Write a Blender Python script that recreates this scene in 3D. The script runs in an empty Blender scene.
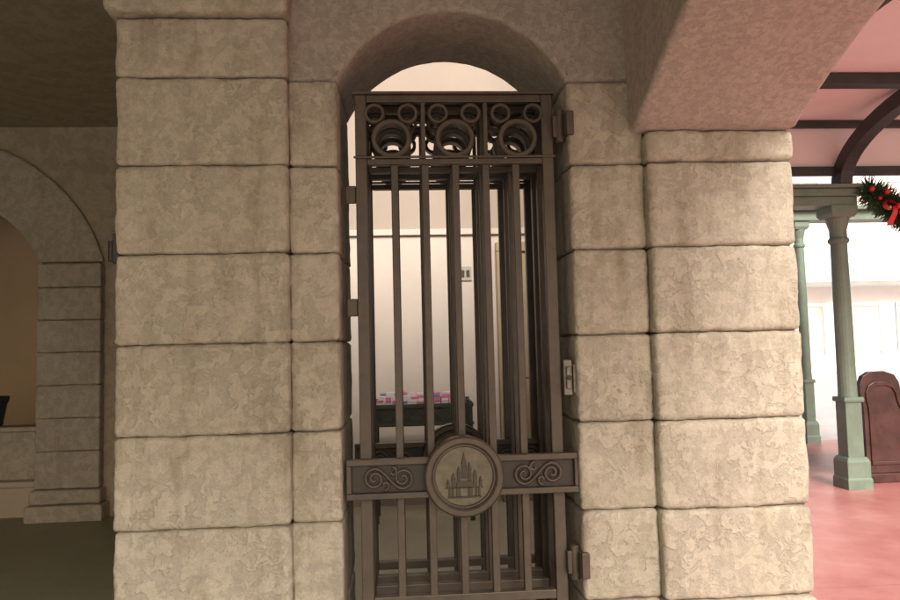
import bpy, math, random
from mathutils import Vector, Matrix, noise
random.seed(7)
scene = bpy.context.scene
PI = math.pi

# ------------------------------------------------------------------ materials
def new_mat(name):
    m = bpy.data.materials.new(name); m.use_nodes = True
    nt = m.node_tree; b = nt.nodes["Principled BSDF"]
    return m, nt, b
def N(nt, t, **kw):
    n = nt.nodes.new(t)
    for k, v in kw.items():
        if k.startswith("i_"): n.inputs[k[2:].replace("_", " ")].default_value = v
        else: setattr(n, k, v)
    return n
def ramp(nt, src, p0, c0, p1, c1):
    r = nt.nodes.new("ShaderNodeValToRGB")
    r.color_ramp.elements[0].position = p0; r.color_ramp.elements[1].position = p1
    r.color_ramp.elements[0].color = c0; r.color_ramp.elements[1].color = c1
    nt.links.new(src, r.inputs[0]); return r
def g(v): return (v, v, v, 1)
def mixc(nt, fac, a, b, mode='MIX'):
    m = nt.nodes.new("ShaderNodeMix"); m.data_type = 'RGBA'; m.blend_type = mode
    if isinstance(fac, (int, float)): m.inputs[0].default_value = fac
    else: nt.links.new(fac, m.inputs[0])
    for i, s in ((6, a), (7, b)):
        if isinstance(s, tuple): m.inputs[i].default_value = s
        else: nt.links.new(s, m.inputs[i])
    return m.outputs[2]

def stucco(name, col, col2, plate=13.0, depth=0.0035, stain=0.5, rough=0.92, grain=0.9):
    m, nt, b = new_mat(name)
    tc = N(nt, "ShaderNodeTexCoord")
    P = tc.outputs["Object"]
    n1 = N(nt, "ShaderNodeTexNoise", i_Scale=plate, i_Detail=6.0, i_Roughness=0.66, i_Distortion=0.35); nt.links.new(P, n1.inputs[0])
    pl = ramp(nt, n1.outputs[0], 0.465, g(0), 0.52, g(1))
    n2 = N(nt, "ShaderNodeTexNoise", i_Scale=170.0, i_Detail=3.0, i_Roughness=0.8); nt.links.new(P, n2.inputs[0])
    n3 = N(nt, "ShaderNodeTexNoise", i_Scale=2.2, i_Detail=5.0, i_Roughness=0.7); nt.links.new(P, n3.inputs[0])
    # areas where the trowel pattern is worked smooth
    n6 = N(nt, "ShaderNodeTexNoise", i_Scale=3.5, i_Detail=2.0); nt.links.new(P, n6.inputs[0])
    msk = ramp(nt, n6.outputs[0], 0.38, g(0.25), 0.60, g(1))
    mp = N(nt, "ShaderNodeMapping"); mp.inputs["Scale"].default_value = (7, 7, 1.1); nt.links.new(P, mp.inputs[0])
    n4 = N(nt, "ShaderNodeTexNoise", i_Scale=1.3, i_Detail=4.0, i_Roughness=0.6); nt.links.new(mp.outputs[0], n4.inputs[0])
    n5 = N(nt, "ShaderNodeTexNoise", i_Scale=48.0, i_Detail=3.0, i_Roughness=0.6); nt.links.new(P, n5.inputs[0])
    c = mixc(nt, ramp(nt, n3.outputs[0], 0.35, g(0), 0.68, g(1)).outputs[0], (*col, 1), (*col2, 1))
    c = mixc(nt, ramp(nt, n4.outputs[0], 0.48, g(0), 0.78, g(stain)).outputs[0], c, (col[0]*0.60, col[1]*0.54, col[2]*0.47, 1))
    c = mixc(nt, 0.07, c, pl.outputs[0], 'OVERLAY')
    c = mixc(nt, 0.22, c, n5.outputs[0], 'OVERLAY')
    c = mixc(nt, 0.32, c, n2.outputs[0], 'OVERLAY')
    nt.links.new(c, b.inputs["Base Color"]); b.inputs["Roughness"].default_value = rough
    b.inputs["Specular IOR Level"].default_value = 0.2
    pm = N(nt, "ShaderNodeMath", operation='MULTIPLY'); nt.links.new(pl.outputs[0], pm.inputs[0]); nt.links.new(msk.outputs[0], pm.inputs[1])
    a1 = N(nt, "ShaderNodeMath", operation='MULTIPLY_ADD'); nt.links.new(n2.outputs[0], a1.inputs[0]); a1.inputs[1].default_value = grain; nt.links.new(pm.outputs[0], a1.inputs[2])
    a2 = N(nt, "ShaderNodeMath", operation='MULTIPLY_ADD'); nt.links.new(n5.outputs[0], a2.inputs[0]); a2.inputs[1].default_value = 1.0; nt.links.new(a1.outputs[0], a2.inputs[2])
    bp = N(nt, "ShaderNodeBump"); bp.inputs["Distance"].default_value = depth; bp.inputs["Strength"].default_value = 0.9
    nt.links.new(a2.outputs[0], bp.inputs["Height"]); nt.links.new(bp.outputs[0], b.inputs["Normal"])
    return m

def paint(name, col, rough=0.5, metal=0.0, var=0.25, vs=6.0, bump=0.0006, bs=180.0):
    m, nt, b = new_mat(name)
    tc = N(nt, "ShaderNodeTexCoord"); P = tc.outputs["Object"]
    n = N(nt, "ShaderNodeTexNoise", i_Scale=vs, i_Detail=4.0, i_Roughness=0.65); nt.links.new(P, n.inputs[0])
    r = ramp(nt, n.outputs[0], 0.3, g(0), 0.7, g(1))
    d = 1 - var
    c = mixc(nt, r.outputs[0], (col[0]*d, col[1]*d, col[2]*d, 1), (min(1, col[0]*(1+var*.4)), min(1, col[1]*(1+var*.4)), min(1, col[2]*(1+var*.4)), 1))
    nt.links.new(c, b.inputs["Base Color"])
    rr = N(nt, "ShaderNodeMapRange"); rr.inputs[3].default_value = rough-0.08; rr.inputs[4].default_value = min(1, rough+0.12)
    nt.links.new(n.outputs[0], rr.inputs[0]); nt.links.new(rr.outputs[0], b.inputs["Roughness"])
    b.inputs["Metallic"].default_value = metal
    n2 = N(nt, "ShaderNodeTexNoise", i_Scale=bs, i_Detail=2.0); nt.links.new(P, n2.inputs[0])
    bp = N(nt, "ShaderNodeBump"); bp.inputs["Distance"].default_value = bump; nt.links.new(n2.outputs[0], bp.inputs["Height"]); nt.links.new(bp.outputs[0], b.inputs["Normal"])
    return m

M_STONE = stucco("rusticated_stucco", (0.43, 0.38, 0.30), (0.51, 0.455, 0.365), plate=16, depth=0.0026, stain=0.7)
M_WALLST = stucco("arch_stucco", (0.37, 0.315, 0.265), (0.42, 0.365, 0.31), plate=26, depth=0.0020, stain=0.45)
M_PORCH = stucco("porch_arch_plaster", (0.45, 0.37, 0.325), (0.49, 0.41, 0.36), plate=30, depth=0.0012, stain=0.15)
M_JOINT = paint("joint_mortar", (0.20, 0.155, 0.115), 0.95)
M_HALL = stucco("hall_plaster", (0.34, 0.285, 0.205), (0.37, 0.31, 0.225), plate=8, depth=0.0004, stain=0.1)
M_HALLST = stucco("hall_pier_stucco", (0.37, 0.325, 0.265), (0.42, 0.37, 0.30), plate=13, depth=0.0018, stain=0.3)
M_TAN = paint("tan_plaster", (0.62, 0.46, 0.28), 0.9, var=0.1, vs=1.5)
M_CREAM = paint("cream_plaster", (0.55, 0.48, 0.42), 0.85, var=0.08, vs=1.5)
M_UPPER = paint("dimmed_upper_plaster", (0.36, 0.30, 0.25), 0.85, var=0.08, vs=1.5)  # upper wall darkened in its colour to tone down the sunlit top
M_SHOP = paint("shop_facade_plaster", (0.80, 0.73, 0.70), 0.85, var=0.05, vs=1.5)
M_BEIGE = paint("beige_parapet_base", (0.44, 0.38, 0.30), 0.85, var=0.12, vs=1.5)
M_DOOR = paint("tan_door_paint", (0.36, 0.28, 0.18), 0.6, var=0.15)
M_IRON = paint("bronze_brown_iron_paint", (0.096, 0.072, 0.052), 0.43, metal=0.12, var=0.35, vs=9)
M_IRON2 = paint("dark_iron_paint", (0.045, 0.034, 0.026), 0.5, metal=0.1, var=0.3)
M_MEDAL = paint("aged_brass_disc", (0.15, 0.128, 0.088), 0.42, metal=0.4, var=0.4, vs=25)
M_RELIEF = paint("aged_brass_relief", (0.07, 0.058, 0.042), 0.45, metal=0.4, var=0.3, vs=25)
M_STEEL = paint("worn_steel", (0.26, 0.23, 0.20), 0.5, metal=0.6, var=0.4, vs=30)
M_GREEN = paint("green_grey_paint", (0.16, 0.215, 0.165), 0.5, var=0.2)
M_RACK = paint("rack_grey_green_paint", (0.085, 0.10, 0.075), 0.6, var=0.25)
M_BEAM = paint("dark_beam_paint", (0.035, 0.035, 0.032), 0.5, var=0.3)
M_PINKC = paint("pink_ceiling_paint", (0.80, 0.70, 0.67), 0.8, var=0.06, vs=1.2)
M_WOOD = paint("mahogany_wood", (0.075, 0.030, 0.025), 0.32, var=0.45, vs=7)
M_WHITE = paint("white_paint", (0.80, 0.79, 0.77), 0.6, var=0.05)
M_ROOF = paint("pale_green_roof", (0.58, 0.62, 0.59), 0.7, var=0.1, vs=2)
M_SHUT = paint("faded_pink_shutters", (0.66, 0.52, 0.48), 0.6, var=0.1)
M_RED = paint("red_satin", (0.62, 0.02, 0.025), 0.35, var=0.2)
M_GOLD = paint("gold_ornament", (0.7, 0.45, 0.10), 0.25, metal=0.7, var=0.1)
M_NEEDLE = paint("fir_needles", (0.045, 0.10, 0.04), 0.7, var=0.6, vs=25)
M_PAPW = paint("paper_white", (0.8, 0.78, 0.76), 0.8, var=0.05)
M_PAPP = paint("paper_pink", (0.72, 0.24, 0.36), 0.7, var=0.1)
M_PAPB = paint("paper_blue", (0.22, 0.25, 0.5), 0.7, var=0.1)
M_RUBBER = paint("dark_pot_glaze", (0.03, 0.03, 0.03), 0.5)
M_PLASTIC = paint("grey_switch_plate", (0.36, 0.33, 0.28), 0.45, var=0.05)

def ground_mat(name, col, col2, scale=1.2, rough=0.75, bump=0.002, tile=None):
    m, nt, b = new_mat(name)
    tc = N(nt, "ShaderNodeTexCoord"); P = tc.outputs["Object"]
    n = N(nt, "ShaderNodeTexNoise", i_Scale=scale, i_Detail=6.0, i_Roughness=0.65); nt.links.new(P, n.inputs[0])
    c = mixc(nt, ramp(nt, n.outputs[0], 0.35, g(0), 0.65, g(1)).outputs[0], (*col, 1), (*col2, 1))
    n2 = N(nt, "ShaderNodeTexNoise", i_Scale=140.0, i_Detail=3.0); nt.links.new(P, n2.inputs[0])
    c = mixc(nt, 0.3, c, n2.outputs[0], 'OVERLAY')
    if tile:
        br = N(nt, "ShaderNodeTexBrick"); nt.links.new(P, br.inputs[0])
        br.offset = 0.0; br.inputs["Scale"].default_value = 1.0; br.inputs["Brick Width"].default_value = tile; br.inputs["Row Height"].default_value = tile
        br.inputs["Mortar Size"].default_value = 0.004; br.inputs["Color1"].default_value = g(1); br.inputs["Color2"].default_value = g(0.95); br.inputs["Mortar"].default_value = g(0.7)
        c = mixc(nt, 1.0, c, br.outputs[0], 'MULTIPLY')
    nt.links.new(c, b.inputs["Base Color"]); b.inputs["Roughness"].default_value = rough
    bp = N(nt, "ShaderNodeBump"); bp.inputs["Distance"].default_value = bump; nt.links.new(n2.outputs[0], bp.inputs["Height"]); nt.links.new(bp.outputs[0], b.inputs["Normal"])
    return m
M_GROUND = ground_mat("pale_concrete", (0.62, 0.56, 0.54), (0.70, 0.64, 0.62), tile=3.0)
M_BOUNCECUT = ground_mat("bounce_cut_grey", (0.36, 0.33, 0.29), (0.42, 0.39, 0.34), tile=0.9)
M_REDP = ground_mat("red_concrete", (0.44, 0.15, 0.135), (0.58, 0.27, 0.25), scale=1.6, rough=0.36, tile=2.2)
M_OLIVE = ground_mat("olive_floor", (0.19, 0.18, 0.115), (0.22, 0.21, 0.135), scale=3.0, rough=0.4)
M_ROOMF = ground_mat("room_floor", (0.55, 0.52, 0.39), (0.60, 0.57, 0.43), scale=3.0, rough=0.5)

# ------------------------------------------------------------------ mesh builder
class MB:
    def __init__(s): s.v = []; s.f = []; s.m = []; s.sm = []
    def add(s, vs, fs, mat=0, smooth=False):
        o = len(s.v); s.v += [tuple(v) for v in vs]
        for f in fs: s.f.append([i+o for i in f]); s.m.append(mat); s.sm.append(smooth)
    def box(s, x0, x1, y0, y1, z0, z1, mat=0):
        vs = [(x, y, z) for z in (z0, z1) for y in (y0, y1) for x in (x0, x1)]
        s.add(vs, [(0,2,3,1),(4,5,7,6),(0,1,5,4),(1,3,7,5),(3,2,6,7),(2,0,4,6)], mat)
    def prism(s, pts, a0, a1, axis='Y', mat=0, smooth=False):
        def mk(p, a):
            if axis == 'Y': return (p[0], a, p[1])
            if axis == 'X': return (a, p[0], p[1])
            return (p[0], p[1], a)
        n = len(pts)
        vs = [mk(p, a0) for p in pts] + [mk(p, a1) for p in pts]
        fs = [(i, (i+1) % n, (i+1) % n+n, i+n) for i in range(n)]
        fs += [tuple(range(n))[::-1], tuple(range(n, 2*n))]
        s.add(vs, fs, mat, smooth)
    def cyl(s, c, r0, r1, h, n=24, axis='Z', mat=0, smooth=True):
        vs = []
        for k, (r, t) in enumerate(((r0, 0), (r1, h))):
            for i in range(n):
                a = 2*PI*i/n; u, w = r*math.cos(a), r*math.sin(a)
                if axis == 'Z': vs.append((c[0]+u, c[1]+w, c[2]+t))
                elif axis == 'Y': vs.append((c[0]+u, c[1]+t, c[2]+w))
                else: vs.append((c[0]+t, c[1]+u, c[2]+w))
        s.add(vs, [(i, (i+1) % n, (i+1) % n+n, i+n) for i in range(n)], mat, smooth)
        s.add(vs, [tuple(range(n))[::-1], tuple(range(n, 2*n))], mat)
    def ring(s, c, ro, ri, y0, y1, n=40, mat=0, bev=0.0):
        prof = [(ri, y1), (ri, y0+bev), (ri+bev, y0), (ro-bev, y0), (ro, y0+bev), (ro, y1)]
        k = len(prof); vs = []
        for i in range(n):
            a = 2*PI*i/n
            for (r, y) in prof: vs.append((c[0]+r*math.cos(a), y, c[1]+r*math.sin(a)))
        fs = []
        for i in range(n):
            j = (i+1) % n
            for q in range(k):
                p = (q+1) % k
                fs.append((i*k+q, i*k+p, j*k+p, j*k+q))
        s.add(vs, fs, mat)
    def lathe(s, c, prof, n=20, mat=0, a0=0.0, smooth=True):
        vs = []
        for (r, z) in prof:
            for i in range(n):
                a = a0+2*PI*i/n; vs.append((c[0]+r*math.cos(a), c[1]+r*math.sin(a), c[2]+z))
        fs = []
        for q in range(len(prof)-1):
            for i in range(n):
                j = (i+1) % n
                fs.append((q*n+i, q*n+j, (q+1)*n+j, (q+1)*n+i))
        s.add(vs, fs, mat, smooth)
        m = len(prof)-1
        s.add(vs, [tuple(range(n))[::-1], tuple(m*n+i for i in range(n))], mat)
    def block(s, x0, x1, y0, y1, z0, z1, r=0.022, res=0.018, amp=0.0024, mat=0, seed=0.0):
        lo = (x0, y0, z0); hi = (x1, y1, z1)
        def coords(a, b):
            c = [a, a+r*0.25, a+r*0.6, a+r]
            n = max(1, int((b-a-2*r)/res))
            c += [a+r+(b-a-2*r)*i/n for i in range(1, n)]
            c += [b-r, b-r*0.6, b-r*0.25, b]
            return c
        C = [coords(lo[i], hi[i]) for i in range(3)]
        key = {}; vs = []; fs = []
        sh = Vector((seed*3.1, seed*1.7, seed*2.3))
        def vert(p):
            k = (round(p[0], 5), round(p[1], 5), round(p[2], 5))
            if k in key: return key[k]
            q = Vector([min(max(p[i], lo[i]+r), hi[i]-r) for i in range(3)])
            d = Vector(p)-q; n = d.normalized()
            w = q+n*r
            h = noise.noise(w*7+sh)*1.4+noise.noise(w*26+sh)*0.8+noise.noise(w*70+sh)*0.6
            edge = 1.0+1.1*(1.0 if abs(max(abs(n.x), abs(n.y), abs(n.z))-1) > 0.02 else 0.0)
            w = w+n*h*amp*edge
            key[k] = len(vs); vs.append(tuple(w)); return key[k]
        for ax in range(3):
            u, v = [(1, 2), (2, 0), (0, 1)][ax]
            for side in (0, 1):
                if ax == 1 and side == 1: continue
                for i in range(len(C[u])-1):
                    for j in range(len(C[v])-1):
                        idx = []
                        for (a, b) in ((i, j), (i+1, j), (i+1, j+1), (i, j+1)):
                            p = [0, 0, 0]; p[ax] = (lo, hi)[side][ax]; p[u] = C[u][a]; p[v] = C[v][b]
                            idx.append(vert(p))
                        if side == 0: idx.reverse()
                        fs.append(tuple(idx))
        s.add(vs, fs, mat, True)
    def obj(s, name, mats, parent=None, bevel=0.0, segs=2):
        me = bpy.data.meshes.new(name); me.from_pydata(s.v, [], s.f)
        for m in mats: me.materials.append(m)
        me.polygons.foreach_set("material_index", s.m); me.polygons.foreach_set("use_smooth", s.sm)
        me.update()
        o = bpy.data.objects.new(name, me); scene.collection.objects.link(o)
        if parent: o.parent = parent
        if bevel > 0:
            md = o.modifiers.new("bevel", 'BEVEL'); md.width = bevel; md.segments = segs; md.limit_method = 'ANGLE'; md.angle_limit = math.radians(40)
        return o
def empty(name, loc=(0, 0, 0)):
    e = bpy.data.objects.new(name, None); e.location = loc; e.empty_display_size = 0.1; scene.collection.objects.link(e); return e

def arch_wall(mb, prof, t0, t1, ztop, r, mp, mat=0, amp=0.003):
    pts = [Vector(p) for p in prof]; n = len(pts); nor = []
    for i in range(n):
        d = pts[min(i+1, n-1)]-pts[max(i-1, 0)]
        d.normalize(); nor.append(Vector((-d.y, d.x)))
    bx = [(p+nn*(r+0.012)).x for p, nn in zip(pts, nor)]
    mid = n//2
    for i in range(1, mid): bx[i] = max(bx[i], bx[i-1]+0.0008)
    for i in range(n-2, mid-1, -1): bx[i] = min(bx[i], bx[i+1]-0.0008)
    vs = []; k = 0
    for p, nn, X in zip(pts, nor, bx):
        sec = []
        base = p+nn*(r+0.012); base.x = X
        sec.append((base.x, ztop, t0))
        sec.append((base.x, base.y+(ztop-base.y)*0.5, t0))
        sec.append((base.x, base.y, t0))
        for a in (0, 22, 45, 67, 90):
            a = math.radians(a)
            q = p+nn*(r*(1-math.sin(a))); sec.append((q.x, q.y, t0+r*(1-math.cos(a))))
        m = max(2, int((t1-t0)/0.06))
        for j in range(1, m): sec.append((p.x, p.y, t0+r+(t1-t0-2*r)*j/m))
        for a in (90, 45, 0):
            a = math.radians(a)
            q = p+nn*(r*(1-math.sin(a))); sec.append((q.x, q.y, t1-r*(1-math.cos(a))))
        sec.append((base.x, base.y, t1)); sec.append((base.x, ztop, t1))
        k = len(sec)
        for idx, (a, z, t) in enumerate(sec):
            w = Vector(mp(a, t, z))
            if 2 < idx < k-2:
                h = (noise.noise(w*14)+0.6*noise.noise(w*40))*amp
                q2 = nn*h; w = Vector(mp(a+q2.x, t, z+q2.y))
            vs.append(w)
    o = len(mb.v); mb.v += [tuple(v) for v in vs]
    for i in range(n-1):
        for j in range(k-1):
            mb.f.append([o+i*k+j, o+i*k+j+1, o+(i+1)*k+j+1, o+(i+1)*k+j]); mb.m.append(mat)
            mb.sm.append(not (j < 2 or j > k-3))

def arc(c, zc, R, a0, a1, n):
    return [(c+R*math.cos(a0+(a1-a0)*i/n), zc+R*math.sin(a0+(a1-a0)*i/n)) for i in range(n+1)]

# ------------------------------------------------------------------ stone piers
Z = [0.07, 0.46, 0.85, 1.24, 1.63, 2.02, 2.41, 2.80]
def pier(px0, px1, ix0, ix1, ztops, cap, seed, r, iy):
    mb = MB(); gp = 0.0018
    zs = [0.0]+Z
    for i in range(len(zs)-1):
        a, b = zs[i], zs[i+1]
        off = 0.018 if b < 0.5 else 0.0
        j = random.uniform(-0.003, 0.003)
        if b <= ztops+0.001:
            mb.block(px0-off+j, px1, 3.06-off, 3.5, a+gp, b-gp, r=r, seed=seed+i)
        mb.block(ix0, ix1, iy-off*0.5, 3.5, a+gp, b-gp, r=r*0.9, seed=seed+20+i)
    for (a, b) in cap: mb.block(px0-0.004, px1+0.003, 3.052, 3.5, a+gp, b-gp, r=r, seed=seed+50+a)
    top = cap[-1][1]
    mb.box(px0+0.03, px1-0.02, 3.088, 3.70, 0, top-0.01, 1)
    mb.box(ix0+0.02, ix1-0.02, iy+0.028, 3.70, 0, 2.79, 1)
    for i in range(len(zs)-1):
        a, b = zs[i], zs[i+1]
        mb.block(min(px0, ix0), max(px1, ix1), 3.503, 3.73, a+gp, b-gp, r=0.018, res=0.04, seed=seed+80+i)
    return mb
p1 = pier(-1.235, -0.500, -0.504, -0.286, 2.80, [(2.80, 3.065)], 1.0, 0.021, 3.10)
p1.block(-1.275, -0.490, 3.0, 3.72, 3.07, 3.9, r=0.03, seed=90)
p1.obj("stone_pier", [M_STONE, M_JOINT])
p2 = pier(1.110, 1.79, 0.762, 1.113, 2.41, [(2.41, 2.553)], 7.0, 0.025, 3.11)
p2.obj("stone_pier.001", [M_STONE, M_JOINT])

# arched wall above the gate
mb = MB()
cx, hw, zs_, rise = 0.238, 0.524, 2.80, 0.335
R = (hw*hw+rise*rise)/(2*rise); zc = zs_+rise-R
a_s = math.asin((zs_-zc)/R)
prof = [(-0.50, zs_+0.002), (-0.40, zs_+0.002)]+arc(cx, zc, R, PI-a_s, a_s, 44)+[(0.88, zs_+0.002), (1.062, zs_+0.002)]
arch_wall(mb, prof, 3.12, 3.73, 3.9, 0.024, lambda s, t, z: (s, t, z))
mb.obj("arched_gate_wall", [M_WALLST])

# porch arch coming toward the viewer from the right pier
mb = MB()
L, rise = 2.0, 0.50; R = (L*L+rise*rise)/(2*rise); yc = 1.03; zc = 2.555+rise-R
a_s = math.asin((2.555-zc)/R)
pr = arc(yc, zc, R, PI/2, a_s, 40)
prof = [(-2.9, 3.055), (-0.4, 3.055), (0.4, 3.055)]+pr+[(3.35, 2.555), (3.73, 2.555)]
arch_wall(mb, prof, 1.045, 1.80, 3.9, 0.022, lambda s, t, z: (t, s, z), amp=0.0025)
mb.obj("porch_arch", [M_PORCH])

# ceiling of the porch and the hall
mb = MB()
mb.box(-8.0, 1.80, -2.7, 3.72, 3.902, 4.1)  # overhang behind the camera is unseen, lengthened to shade the upper piers
mb.box(-8.0, -1.02, 3.722, 9.6, 3.902, 4.1)
mb.obj("porch_ceiling", [M_HALL])

# ------------------------------------------------------------------ hall at left
mb = MB()
cx, zc, Ri, Ro = -4.66, 2.07, 1.14, 1.72
a_s = math.asin(0.45/Ri)
prof = [(-8.0, 2.52), (-6.5, 2.52), (-5.85, 2.52)]+arc(cx, zc, Ri, PI-a_s, a_s, 40)+[(-3.3, 2.52), (-2.2, 2.52), (-1.0, 2.52)]
arch_wall(mb, prof, 7.2, 7.6, 3.9, 0.015, lambda s, t, z: (s, t, z), amp=0.001)
mb.box(-3.61, -1.0, 7.201, 7.6, 0, 2.52); mb.box(-8, -5.71, 7.201, 7.6, 0, 2.52)
mb.obj("hall_arched_wall", [M_HALL])
mb = MB()
a0 = math.asin(0.45/Ro); a1 = math.asin(0.45/Ri)
n = 48; vs = []
for i in range(n+1):
    ao = a0+(PI-2*a0)*i/n; ai = a1+(PI-2*a1)*i/n
    po = (cx+Ro*math.cos(ao), zc+Ro*math.sin(ao)); pi_ = (cx+(Ri)*math.cos(ai), zc+(Ri)*math.sin(ai))
    vs += [(po[0], 7.21, po[1]), (po[0], 7.16, po[1]), (po[0]*0.97+pi_[0]*0.03, 7.15, po[1]*0.97+pi_[1]*0.03),
           (po[0]*0.03+pi_[0]*0.97, 7.15, po[1]*0.03+pi_[1]*0.97), (pi_[0], 7.16, pi_[1]), (pi_[0], 7.21, pi_[1])]
fs = []
for i in range(n):
    for j in range(5): fs.append((i*6+j, i*6+j+1, (i+1)*6+j+1, (i+1)*6+j))
mb.add(vs, fs, 0)
mb.obj("arch_moulding", [M_HALLST])
def hall_pier(name, x0, x1, sd):
    mb = MB(); zz = [0.30, 0.66, 0.98, 1.30, 1.62, 1.94, 2.26, 2.50]
    for i in range(len(zz)-1):
        mb.block(x0, x1, 7.10, 7.45, zz[i]+0.002, zz[i+1]-0.002, r=0.018, res=0.045, seed=sd+i)
    mb.block(x0-0.03, x1+0.03, 7.05, 7.45, 0.16, 0.296, r=0.03, res=0.05, seed=sd+11)
    mb.block(x0-0.06, x1+0.06, 7.02, 7.45, -0.02, 0.155, r=0.02, res=0.05, seed=sd+12)
    mb.box(x0+0.03, x1-0.03, 7.14, 7.40, 0, 2.51, 1)
    mb.obj(name, [M_HALLST, M_JOINT])
hall_pier("hall_pier", -3.61, -3.0, 30); hall_pier("hall_pier.001", -6.32, -5.71, 50)
mb = MB()
mb.box(-5.70, -3.62, 7.32, 7.5, 0.36, 0.84, 0); mb.box(-5.70, -3.62, 7.28, 7.54, 0.842, 0.89, 0)
mb.box(-5.70, -3.62, 7.24, 7.56, 0.30, 0.358, 1); mb.box(-5.70, -3.62, 7.28, 7.5, 0.0, 0.298, 1)
mb.obj("parapet_wall", [M_HALLST, M_BEIGE], bevel=0.012)
mb = MB(); mb.box(-8, -1.0, 9.4, 9.6, 0, 3.9); mb.obj("tan_back_wall", [M_TAN])
mb = MB(); mb.box(-8.2, -8.0, -2.9, 9.6, 0, 3.9); mb.obj("hall_side_wall", [M_HALL])
mb = MB()
mb.box(-6.2, -6.14, 9.33, 9.395, 1.05, 2.35); mb.box(-5.36, -5.30, 9.33, 9.395, 1.05, 2.35)
mb.box(-6.14, -5.36, 9.33, 9.395, 2.29, 2.35); mb.box(-6.14, -5.36, 9.33, 9.395, 1.05, 1.11); mb.box(-6.14, -5.36, 9.37, 9.394, 1.11, 2.29, 1)
mb.obj("picture_frame", [M_WOOD, M_PAPW], bevel=0.008)
mb = MB()
mb.lathe((-4.19, 7.42, 0.89), [(0.09, 0), (0.10, 0.02), (0.10, 0.05), (0.13, 0.22), (0.15, 0.26), (0.15, 0.30), (0.12, 0.30), (0.11, 0.27)], 24)
mb.obj("planter_pot", [M_RUBBER])

# ------------------------------------------------------------------ room behind gate
mb = MB()
mb.box(-1.0, 1.79, 7.20, 7.4, 0, 2.77, 0)
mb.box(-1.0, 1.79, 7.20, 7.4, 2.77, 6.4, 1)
mb.box(-0.9, 1.69, 7.165, 7.199, 2.74, 2.80, 0)
mb.box(-0.9, 0.93, 7.175, 7.199, 0, 0.16, 0)
mb.obj("cream_room_wall", [M_CREAM, M_UPPER], bevel=0.006)
mb = MB(); mb.box(-1.015, -0.9, 3.74, 7.198, 0, 6.4); mb.obj("room_side_wall", [M_CREAM])
mb = MB(); mb.box(1.69, 1.79, 3.74, 7.198, 0, 5.2); mb.obj("room_side_wall.001", [M_CREAM])  # unseen wall, added to keep red pavement bounce out of the room
mb = MB()
mb.box(0.95, 1.01, 7.13, 7.198, 0, 2.55); mb.box(1.61, 1.67, 7.13, 7.198, 0, 2.55); mb.box(0.95, 1.67, 7.13, 7.198, 2.552, 2.65)
mb.box(1.01, 1.61, 7.16, 7.197, 0, 2.55, 1)
for zz in ((0.2, 1.1), (1.25, 2.4)):
    for xx in ((1.07, 1.28), (1.34, 1.55)):
        mb.box(xx[0], xx[1], 7.145, 7.159, zz[0], zz[1], 1)
mb.obj("tan_door", [M_DOOR, M_DOOR], bevel=0.006)
mb = MB()
mb.box(0.565, 0.695, 7.185, 7.198, 2.26, 2.41)
mb.box(0.585, 0.62, 7.176, 7.184, 2.30, 2.37, 1); mb.box(0.64, 0.675, 7.176, 7.184, 2.30, 2.37, 1)
mb.obj("switch_plate", [M_PLASTIC, M_RELIEF], bevel=0.003)
e = empty("leaflet_rack")
mb = MB(); x0, x1 = -0.31, 0.60
mb.box(x0, x1, 6.45, 6.47, 0.88, 1.06); mb.box(x0, x1, 6.78, 6.80, 0.88, 1.10); mb.box(x0, x0+0.02, 6.47, 6.78, 0.88, 1.08)
mb.box(x1-0.02, x1, 6.47, 6.78, 0.88, 1.08); mb.box(x0+.02, x1-.02, 6.47, 6.78, 0.88, 0.90)
mb.box(x0-0.01, x1+0.01, 6.435, 6.449, 1.035, 1.07); mb.box(x0-0.01, x1+0.01, 6.435, 6.449, 0.87, 0.90)
k = 7
for i in range(k):
    xa = x0+(x1-x0)*i/k; xb = x0+(x1-x0)*(i+1)/k
    mb.prism([(xa, 0.90), (xa+0.012, 0.90), (xb, 1.035), (xb-0.012, 1.035)], 6.440, 6.449, 'Y')
    mb.prism([(xb-0.012, 0.90), (xb, 0.90), (xa+0.012, 1.035), (xa, 1.035)], 6.437, 6.4395, 'Y')
for xx in (x0, x1-0.04):
    for yy in (6.45, 6.76): mb.box(xx, xx+0.04, yy, yy+0.04, 0, 0.879)
mb.obj("rack_box", [M_RACK], e, bevel=0.003)
mb = MB()
for q in range(3):
    x = x0+0.03+0.015*q
    while x < x1-0.09:
        w = random.uniform(0.05, 0.075); h = 1.10+q*0.03+random.uniform(-0.008, 0.008)
        y = 6.49+q*0.095+random.uniform(0, .012)
        c1 = random.choice([0, 0, 1]); c2 = random.choice([1, 1, 0, 2])
        mb.box(x, x+w, y, y+0.05, 0.91, h-0.022, c1)
        mb.box(x+0.001, x+w-0.001, y+0.001, y+0.049, h-0.022, h, c2)
        x += w+random.uniform(0.003, 0.02)
mb.obj("leaflets", [M_PAPW, M_PAPP, M_PAPB], e, bevel=0.002)

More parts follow.
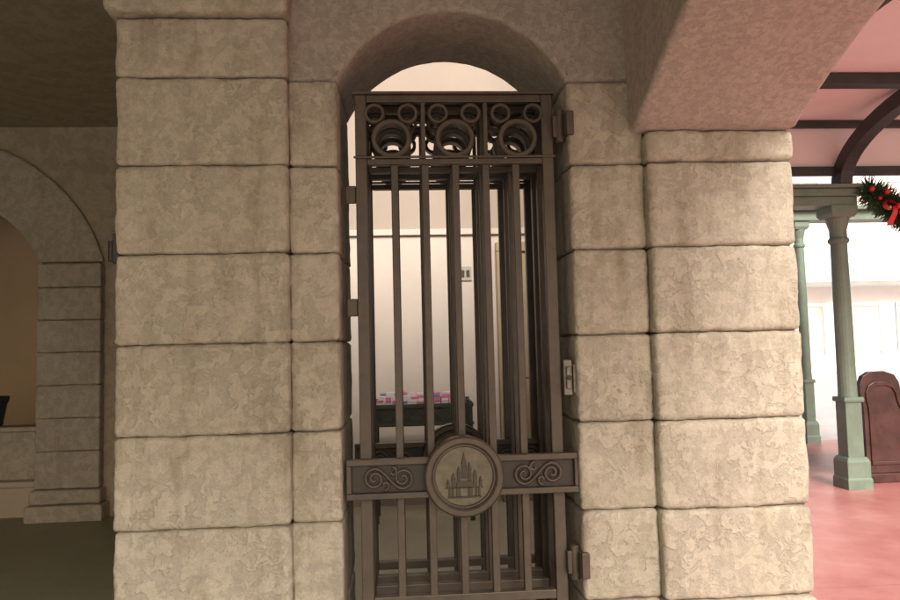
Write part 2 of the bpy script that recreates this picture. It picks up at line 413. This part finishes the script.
# ------------------------------------------------------------------ iron gate leaves
def scroll(parent, cx_, cz, half, Rr, y, flip):
    cu = bpy.data.curves.new("scroll", 'CURVE'); cu.dimensions = '3D'; cu.bevel_depth = 0.0066; cu.bevel_resolution = 3
    pts = []
    n = 40
    for i in range(n+1):
        t = i/n; a = PI/2+(1-t)*2*PI*1.6; r = 0.006+(Rr-0.006)*t**0.8
        pts.append((-half+r*math.cos(a), r*math.sin(a)))
    for i in range(1, 14):
        t = i/14; pts.append((-half+2*half*t, Rr*math.cos(PI*t)))
    for i in range(n+1):
        t = 1-i/n; a = -PI/2+(1-t)*2*PI*1.6; r = 0.006+(Rr-0.006)*t**0.8
        pts.append((half+r*math.cos(a), r*math.sin(a)))
    sp = cu.splines.new('POLY'); sp.points.add(len(pts)-1)
    for i, (a, b) in enumerate(pts): sp.points[i].co = (cx_+flip*a, y, cz+b, 1)
    for sgn in (-1, 1):
        q = []
        for i in range(18):
            t = i/17; a = (PI/2 if sgn > 0 else -PI/2)+t*PI*1.5*1; r = 0.022*(1-t*0.75)
            q.append((sgn*half*0.28+r*math.cos(a)*-sgn, sgn*0.028+r*math.sin(a)*1))
        sp = cu.splines.new('POLY'); sp.points.add(len(q)-1)
        for i, (a, b) in enumerate(q): sp.points[i].co = (cx_+flip*a, y, cz+b, 1)
    cu.materials.append(M_IRON)
    o = bpy.data.objects.new("scroll", cu); scene.collection.objects.link(o); o.parent = parent
GX = 0.246
def leaf(y, rail=True):
    e = empty("iron_gate")
    mb = MB()
    xl, xr = -0.213, 0.706
    T = 0.040
    mb.box(xl, xl+0.052, y, y+T, 0.05, 2.762); mb.box(xr-0.052, xr, y, y+T, 0.05, 2.762)
    a, b = xl+0.053, xr-0.053
    mb.box(a, b, y, y+T, 2.728, 2.762); mb.box(a, b, y+0.001, y+T-0.001, 2.435, 2.462)
    mb.box(xl-0.012, xr+0.012, y-0.014, y+T+0.01, 2.763, 2.775)
    mb.box(xl-0.008, xr+0.008, y-0.010, y-0.001, 2.462, 2.474)
    mb.box(a, b, y, y+T, 0.455, 0.495); mb.box(a, b, y, y+T, 0.06, 0.12)
    for dx in (-0.2815, -0.1405, 0, 0.1405, 0.2815):
        x = GX+dx; mb.box(x-0.0165, x+0.0165, y+0.004, y+T-0.004, 0.121, 2.434)
    mb.obj("frame_and_bars", [M_IRON], e, bevel=0.0035)
    mb = MB()
    for dx in (-0.145, 0.145): mb.box(GX+dx-0.009, GX+dx+0.009, y+0.006, y+T-0.006, 2.463, 2.727)
    for k in (-1, 0, 1):
        c = GX+k*0.293
        mb.ring((c, 2.555), 0.092, 0.068, y-0.012, y+T+0.012, 44, bev=0.005)
        for s in (-1, 1): mb.ring((c+s*0.076, 2.675), 0.048, 0.032, y-0.004, y+T, 32, bev=0.004)
    mb.obj("ring_frieze", [M_IRON], e)
    if rail:
        yr = y-0.045
        mb = MB(); rl, rr = -0.272, 0.766
        mb.box(rl, rr, yr, yr+0.035, 1.078, 1.104); mb.box(rl, rr, yr, yr+0.035, 0.930, 0.956)
        mb.box(rl, rl+0.022, yr+0.001, yr+0.034, 0.957, 1.077); mb.box(rr-0.022, rr, yr+0.001, yr+0.034, 0.957, 1.077)
        mb.obj("lock_rail", [M_IRON], e, bevel=0.003)
        mb = MB(); mb.box(rl+0.023, rr-0.023, yr+0.026, yr+0.033, 0.957, 1.077)
        mb.obj("lock_rail_plate", [M_IRON2], e)
        cz = 1.017
        scroll(e, (rl+0.022+GX-0.17)/2, cz, 0.062, 0.045, yr+0.014, 1)
        scroll(e, (rr-0.022+GX+0.17)/2, cz, 0.062, 0.045, yr+0.014, -1)
        mb = MB(); c = (GX, 1.02)
        mb.cyl((c[0], yr+0.030, c[1]), 0.165, 0.165, 0.02, 56, 'Y', 0)
        mb.ring(c, 0.176, 0.140, yr-0.030, yr+0.03, 64, bev=0.008)
        mb.ring(c, 0.142, 0.128, yr-0.014, yr+0.03, 64, bev=0.004)
        mb.obj("medallion_ring", [M_IRON], e)
        mb = MB(); mb.cyl((c[0], yr-0.004, c[1]), 0.129, 0.129, 0.02, 56, 'Y', 0); mb.obj("medallion_disc", [M_MEDAL], e)
        mb = MB(); ys = yr-0.012; ye = yr-0.003
        def tower(x, z0, w, h, sp):
            mb.box(GX+x-w/2, GX+x+w/2, ys, ye, c[1]+z0, c[1]+z0+h)
            mb.prism([(GX+x-w*0.62, c[1]+z0+h+0.0005), (GX+x+w*0.62, c[1]+z0+h+0.0005), (GX+x, c[1]+z0+h+sp)], ys-0.002, ye, 'Y')
        tower(0, -0.01, 0.020, 0.055, 0.06); tower(-0.024, -0.02, 0.014, 0.035, 0.03); tower(0.024, -0.02, 0.014, 0.045, 0.035)
        tower(-0.048, -0.045, 0.016, 0.035, 0.028); tower(0.048, -0.045, 0.016, 0.045, 0.028)
        tower(-0.072, -0.05, 0.012, 0.02, 0.02); tower(0.072, -0.05, 0.012, 0.03, 0.02)
        mb.box(GX-0.036, GX+0.036, ys+0.003, ye, c[1]-0.048, c[1]-0.022)
        for sx in (-1, 1): mb.box(GX+sx*0.026-0.009, GX+sx*0.026+0.009, ys, ye, c[1]-0.088, c[1]-0.0515)
        mb.box(GX-0.085, GX+0.085, ys, ye, c[1]-0.058+0.0065, c[1]-0.0485)
        for sx in (-0.066, 0.066, -0.052, 0.052): mb.box(GX+sx-0.004, GX+sx+0.004, ys, ye, c[1]-0.086, c[1]-0.055)
        mb.box(GX-0.075, GX+0.075, ys, ye, c[1]-0.094, c[1]-0.0885)
        mb.obj("castle_relief", [M_RELIEF], e, bevel=0.0015)
    return e
g1 = leaf(3.18)
mb = MB()
mb.box(0.712, 0.752, 3.15, 3.20, 1.36, 1.52, 0); mb.box(0.722, 0.745, 3.135, 3.149, 1.39, 1.49, 0); mb.cyl((0.733, 3.125, 1.44), 0.011, 0.011, 0.012, 16, 'Y', 1)
mb.box(0.753, 0.768, 3.14, 3.17, 1.37, 1.50, 0)
mb.obj("lock_case", [M_STEEL, M_IRON2], g1, bevel=0.004)
mb = MB()
for zz in (2.60, 0.62):
    mb.cyl((0.735, 3.16, zz-0.075), 0.021, 0.021, 0.15, 20, 'Z'); mb.box(0.700, 0.722, 3.145, 3.175, zz-0.05, zz+0.05); mb.box(0.75, 0.785, 3.085, 3.112, zz-0.055, zz+0.055); mb.box(0.748, 0.764, 3.112, 3.17, zz-0.05, zz+0.05)
for zz in (1.78, 2.30): mb.box(-0.262, -0.214, 3.19, 3.215, zz-0.04, zz+0.04)
mb.obj("hinges", [M_IRON], g1, bevel=0.004)
leaf(3.33, rail=False); leaf(3.47, rail=False); leaf(3.69, rail=True)

mb = MB()
mb.box(-1.262, -1.228, 3.10, 3.15, 1.99, 2.12); mb.cyl((-1.275, 3.125, 2.0), 0.013, 0.013, 0.09, 14, 'Z')
mb.obj("wall_bracket", [M_IRON2], bevel=0.004)

# ------------------------------------------------------------------ grounds
def sheet(name, x0, x1, y0, y1, z, mat):
    mb = MB(); mb.add([(x0, y0, z), (x1, y0, z), (x1, y1, z), (x0, y1, z)], [(0, 1, 2, 3)]); return mb.obj(name, [mat])
sheet("ground", -300, 300, -300, 300, -0.008, M_GROUND)
sheet("bounce_cut_ground", -40, 40, -30, 2.0, -0.004, M_BOUNCECUT)  # unseen darker ground around the camera, added to cut bounce light
sheet("red_pavement", 1.0, 14, -2.9, 10.5, 0.0, M_REDP)
sheet("hall_floor", -8.0, 1.15, -2.9, 3.74, 0.004, M_OLIVE)
sheet("hall_floor.001", -8.0, -1.01, 3.74, 9.4, 0.004, M_OLIVE)
sheet("room_floor", -1.0, 1.79, 3.74, 7.2, 0.004, M_ROOMF)

# ------------------------------------------------------------------ canopy at right
e = empty("canopy")
mb = MB(); mb.box(1.95, 7.2, 3.3, 7.35, 3.90, 4.02); mb.obj("soffit", [M_PINKC], e)
mb = MB()
mb.box(1.95, 7.2, 7.12, 7.34, 3.36, 3.898)
mb.obj("fascia", [M_PINKC], e)
mb = MB()
for y in (3.4, 5.75): mb.box(1.96, 7.1, y, y+0.12, 3.79, 3.899)
for x in (3.2, 5.9): mb.box(x, x+0.10, 3.53, 7.05, 3.83, 3.898)
mb.box(1.95, 7.2, 7.06, 7.118, 3.82, 3.90); mb.box(1.95, 7.2, 7.07, 7.119, 3.30, 3.40)
for x in (4.60,):
    o = []; i_ = []
    for k in range(15):
        a = PI/2*k/14
        o.append((5.55+1.62*math.sin(a), 3.2+0.70*math.cos(a))); i_.append((5.55+1.45*math.sin(a), 3.2+0.55*math.cos(a)))
    mb.prism(o+i_[::-1], x, x+0.14, 'X')
mb.obj("beams", [M_BEAM], e, bevel=0.008)
mb = MB()
mb.box(3.9, 4.86, 7.05, 7.35, 3.08, 3.16); mb.box(3.9, 4.83, 7.08, 7.32, 2.98, 3.079); mb.box(3.9, 4.90, 7.0, 7.38, 3.161, 3.20)
mb.obj("entablature", [M_GREEN], e, bevel=0.01)

def post(name, x, y, s=1.0, top=2.98):
    mb = MB()
    q = PI/4; k = math.sqrt(2)
    def sq(prof): mb.lathe((x, y, 0), [(r*k*s, z) for r, z in prof], 4, a0=q, smooth=False)
    sq([(0.135, 0), (0.135, 0.10), (0.125, 0.12), (0.125, 0.28), (0.115, 0.31), (0.10, 0.33)])
    sq([(0.088, 0.33), (0.088, 0.9)])
    sq([(0.105, 0.9), (0.11, 0.92), (0.105, 0.95)])
    mb.lathe((x, y, 0), [(0.096*s, 0.95), (0.092*s, 1.0), (0.090*s, 1.6), (0.082*s, top-0.40), (0.105*s, top-0.38), (0.105*s, top-0.35), (0.086*s, top-0.33), (0.086*s, top-0.25), (0.115*s, top-0.15), (0.12*s, top-0.12)], 20, smooth=False)
    sq([(0.12, top-0.12), (0.145, top-0.08), (0.145, top-0.002)])
    mb.obj(name, [M_GREEN], bevel=0.006)
post("porch_post", 4.67, 7.2)
post("porch_post.001", 6.05, 10.3, 0.8, 3.35)
mb = MB(); mb.box(4.5, 9.5, 10.15, 10.45, 3.352, 3.50); mb.box(4.4, 9.6, 10.05, 10.55, 3.501, 3.56); mb.obj("porch_beam", [M_GREEN], bevel=0.01)

# garland
e = empty("christmas_garland")
def swag(t):
    return Vector((4.90+1.6*t, 7.0, 3.16-0.95*math.sin(PI*min(1, t*0.62+0.02))*0.55-0.25*t))
mb = MB()
for i in range(5200):
    t = random.random(); p = swag(t)
    d = Vector((random.gauss(0, 1), random.gauss(0, 1), random.gauss(0, 1))).normalized()
    r = 0.03+0.12*random.random()**0.7
    a = p+d*r*0.55; b_ = p+d*(r+0.05)
    s = d.cross(Vector((random.random(), random.random(), random.random()))).normalized()*0.009
    mb.add([a-s, a+s, b_+s*0.3, b_-s*0.3], [(0, 1, 2, 3)])
mb.obj("needles", [M_NEEDLE], e)
mb = MB()
def ball(c, r, m):
    mb.lathe(c, [(max(0.001, r*math.sin(PI*k/10)), -r*math.cos(PI*k/10)) for k in range(11)], 14, mat=m)
for i in range(26):
    p = swag(random.random())+Vector((random.uniform(-.08, .08), -random.uniform(0.08, .14), random.uniform(-.11, .11)))
    ball(p, random.uniform(0.018, 0.032), random.choice([0, 0, 1]))
mb.obj("ornaments", [M_RED, M_GOLD], e)
mb = MB(); bc = Vector((5.10, 6.86, 2.92))
for s in (-1, 1):
    vs = []; fs = []
    for i in range(13):
        a = 2*PI*i/12; u = 0.5-0.5*math.cos(a); w = math.sin(a)
        for yy in (-0.035, 0.035): vs.append(bc+Vector((s*0.13*u, yy, 0.06*w*u**0.5+0.03*u)))
    for i in range(12): fs.append((2*i, 2*i+1, 2*i+3, 2*i+2))
    mb.add(vs, fs, 0, True)
    vs = []; fs = []
    for i in range(7):
        t = i/6; c_ = bc+Vector((s*(0.03+0.06*t), -0.02-0.02*math.sin(t*5), -0.20*t))
        for u in (-0.025-0.01*t, 0.025+0.01*t): vs.append(c_+Vector((u, 0, 0)))
    for i in range(6): fs.append((2*i, 2*i+1, 2*i+3, 2*i+2))
    mb.add(vs, fs, 0, True)
ball(bc+Vector((0, -0.03, 0)), 0.03, 0)
mb.obj("bow", [M_RED], e)

# carved wooden counter with a scrolled end panel
e = empty("wooden_counter")
def end_panel(y0, y1):
    mb = MB()
    out = [(4.96, 0.10), (5.60, 0.10), (5.60, 0.62), (5.56, 0.72), (5.46, 0.84), (5.40, 0.96), (5.38, 1.08), (5.33, 1.16), (5.22, 1.20), (5.05, 1.195), (4.97, 1.15), (4.93, 1.06), (4.93, 0.96), (4.955, 0.86), (4.96, 0.7)]
    mb.prism(out, y0, y1, 'Y')
    cxm, czm = 5.20, 0.6
    inn = [(cxm+(x-cxm)*0.80, czm+(z-czm)*0.82) for x, z in out]; inn2 = [(cxm+(x-cxm)*0.68, czm+(z-czm)*0.74) for x, z in out]
    n = len(out); vs = [(x, y0-0.018, z) for x, z in inn]+[(x, y0-0.018, z) for x, z in inn2]+[(x, y0-0.001, z) for x, z in inn]+[(x, y0-0.001, z) for x, z in inn2]
    fs = []
    for i in range(n):
        j = (i+1) % n
        fs += [(i, j, n+j, n+i), (i, 2*n+i, 2*n+j, j), (n+i, n+j, 3*n+j, 3*n+i)]
    mb.add(vs, fs)
    mb.box(4.93, 5.63, y0-0.03, y1+0.03, 0.0, 0.10)
    mb.obj("end_panel", [M_WOOD], e, bevel=0.008)
end_panel(7.38, 7.45)
mb = MB(); mb.box(5.40, 6.6, 7.482, 7.95, 0.0, 0.80); mb.box(5.38, 6.64, 7.470, 7.99, 0.801, 0.85)
mb.obj("counter_body", [M_WOOD], e, bevel=0.006)

# ------------------------------------------------------------------ distant building
e = empty("shop_building")
mb = MB(); mb.box(8, 46, 30, 38, 0, 4.1); mb.box(8, 46, 34, 38, 4.1, 10.5); mb.obj("walls", [M_SHOP], e)  # rear upper storey added, its sunlit white hides the blue sky
mb = MB(); mb.prism([(28.6, 3.9), (28.8, 3.75), (34.0, 3.75), (34, 5.3)], 7.4, 46.6, 'X'); mb.prism([(33.4, 10.5), (38.6, 10.5), (36, 12.5)], 7.4, 46.6, 'X'); mb.obj("roof", [M_ROOF], e)
mb = MB()
for i in range(14):
    x = 9+i*2.6
    for (yy, z0, z1) in ((30, 0.9, 2.9), (34, 7.6, 9.4)):
        mb.box(x, x+1.7, yy-.05, yy-.001, z0, z1, 0)
        mb.box(x-0.1, x+1.8, yy-.10, yy-.051, z1, z1+.15, 1); mb.box(x-0.1, x, yy-.10, yy-.051, z0-.1, z1, 1); mb.box(x+1.7, x+1.8, yy-.10, yy-.051, z0-.1, z1, 1); mb.box(x+0.8, x+0.88, yy-.08, yy-.051, z0, z1, 1)
mb.obj("windows", [M_SHUT, M_WHITE], e)
mb = MB()
for i in range(8): mb.box(8.2+i*5.2, 8.4+i*5.2, 28.8, 29.0, 0, 3.75)
mb.obj("verandah_posts", [M_SHOP], e)

# ------------------------------------------------------------------ light
SUN_EL, SUN_AZ = 36.0, 8.0
d = Vector((math.sin(math.radians(SUN_AZ))*math.cos(math.radians(SUN_EL)), -math.cos(math.radians(SUN_AZ))*math.cos(math.radians(SUN_EL)), math.sin(math.radians(SUN_EL))))
w = bpy.data.worlds.new("World"); scene.world = w; w.use_nodes = True
nt = w.node_tree; bg = nt.nodes["Background"]
sky = nt.nodes.new("ShaderNodeTexSky"); sky.sky_type = 'NISHITA'; sky.sun_disc = False
sky.sun_elevation = math.radians(SUN_EL); sky.sun_rotation = math.atan2(d.x, d.y)
sky.dust_density = 7.0; sky.air_density = 1.0; sky.ozone_density = 0.6
nt.links.new(sky.outputs[0], bg.inputs[0]); bg.inputs[1].default_value = 0.15
sl = bpy.data.lights.new("sun", 'SUN'); sl.energy = 4.9; sl.angle = math.radians(28); sl.color = (1.0, 0.96, 0.90)
so = bpy.data.objects.new("sun", sl); scene.collection.objects.link(so)
so.rotation_euler = d.to_track_quat('Z', 'Y').to_euler(); so.location = (0, -5, 10)

# ------------------------------------------------------------------ camera
th, pt, rl = math.radians(3.7), math.radians(3.68), math.radians(1.4)
f = Vector((math.sin(th)*math.cos(pt), math.cos(th)*math.cos(pt), math.sin(pt)))
r0 = Vector((math.cos(th), -math.sin(th), 0)); u0 = r0.cross(f)
up = u0*math.cos(rl)+r0*math.sin(rl); rt = r0*math.cos(rl)-u0*math.sin(rl)
cam = bpy.data.cameras.new("camera"); cam.lens = 28; cam.sensor_width = 36; cam.clip_start = 0.05; cam.clip_end = 1000
co = bpy.data.objects.new("camera", cam); scene.collection.objects.link(co)
M = Matrix((rt, up, -f)).transposed().to_4x4(); M.translation = Vector((0, 0, 1.6)); co.matrix_world = M
scene.camera = co
scene.view_settings.view_transform = 'Standard'; scene.view_settings.look = 'None'; scene.view_settings.exposure = 0
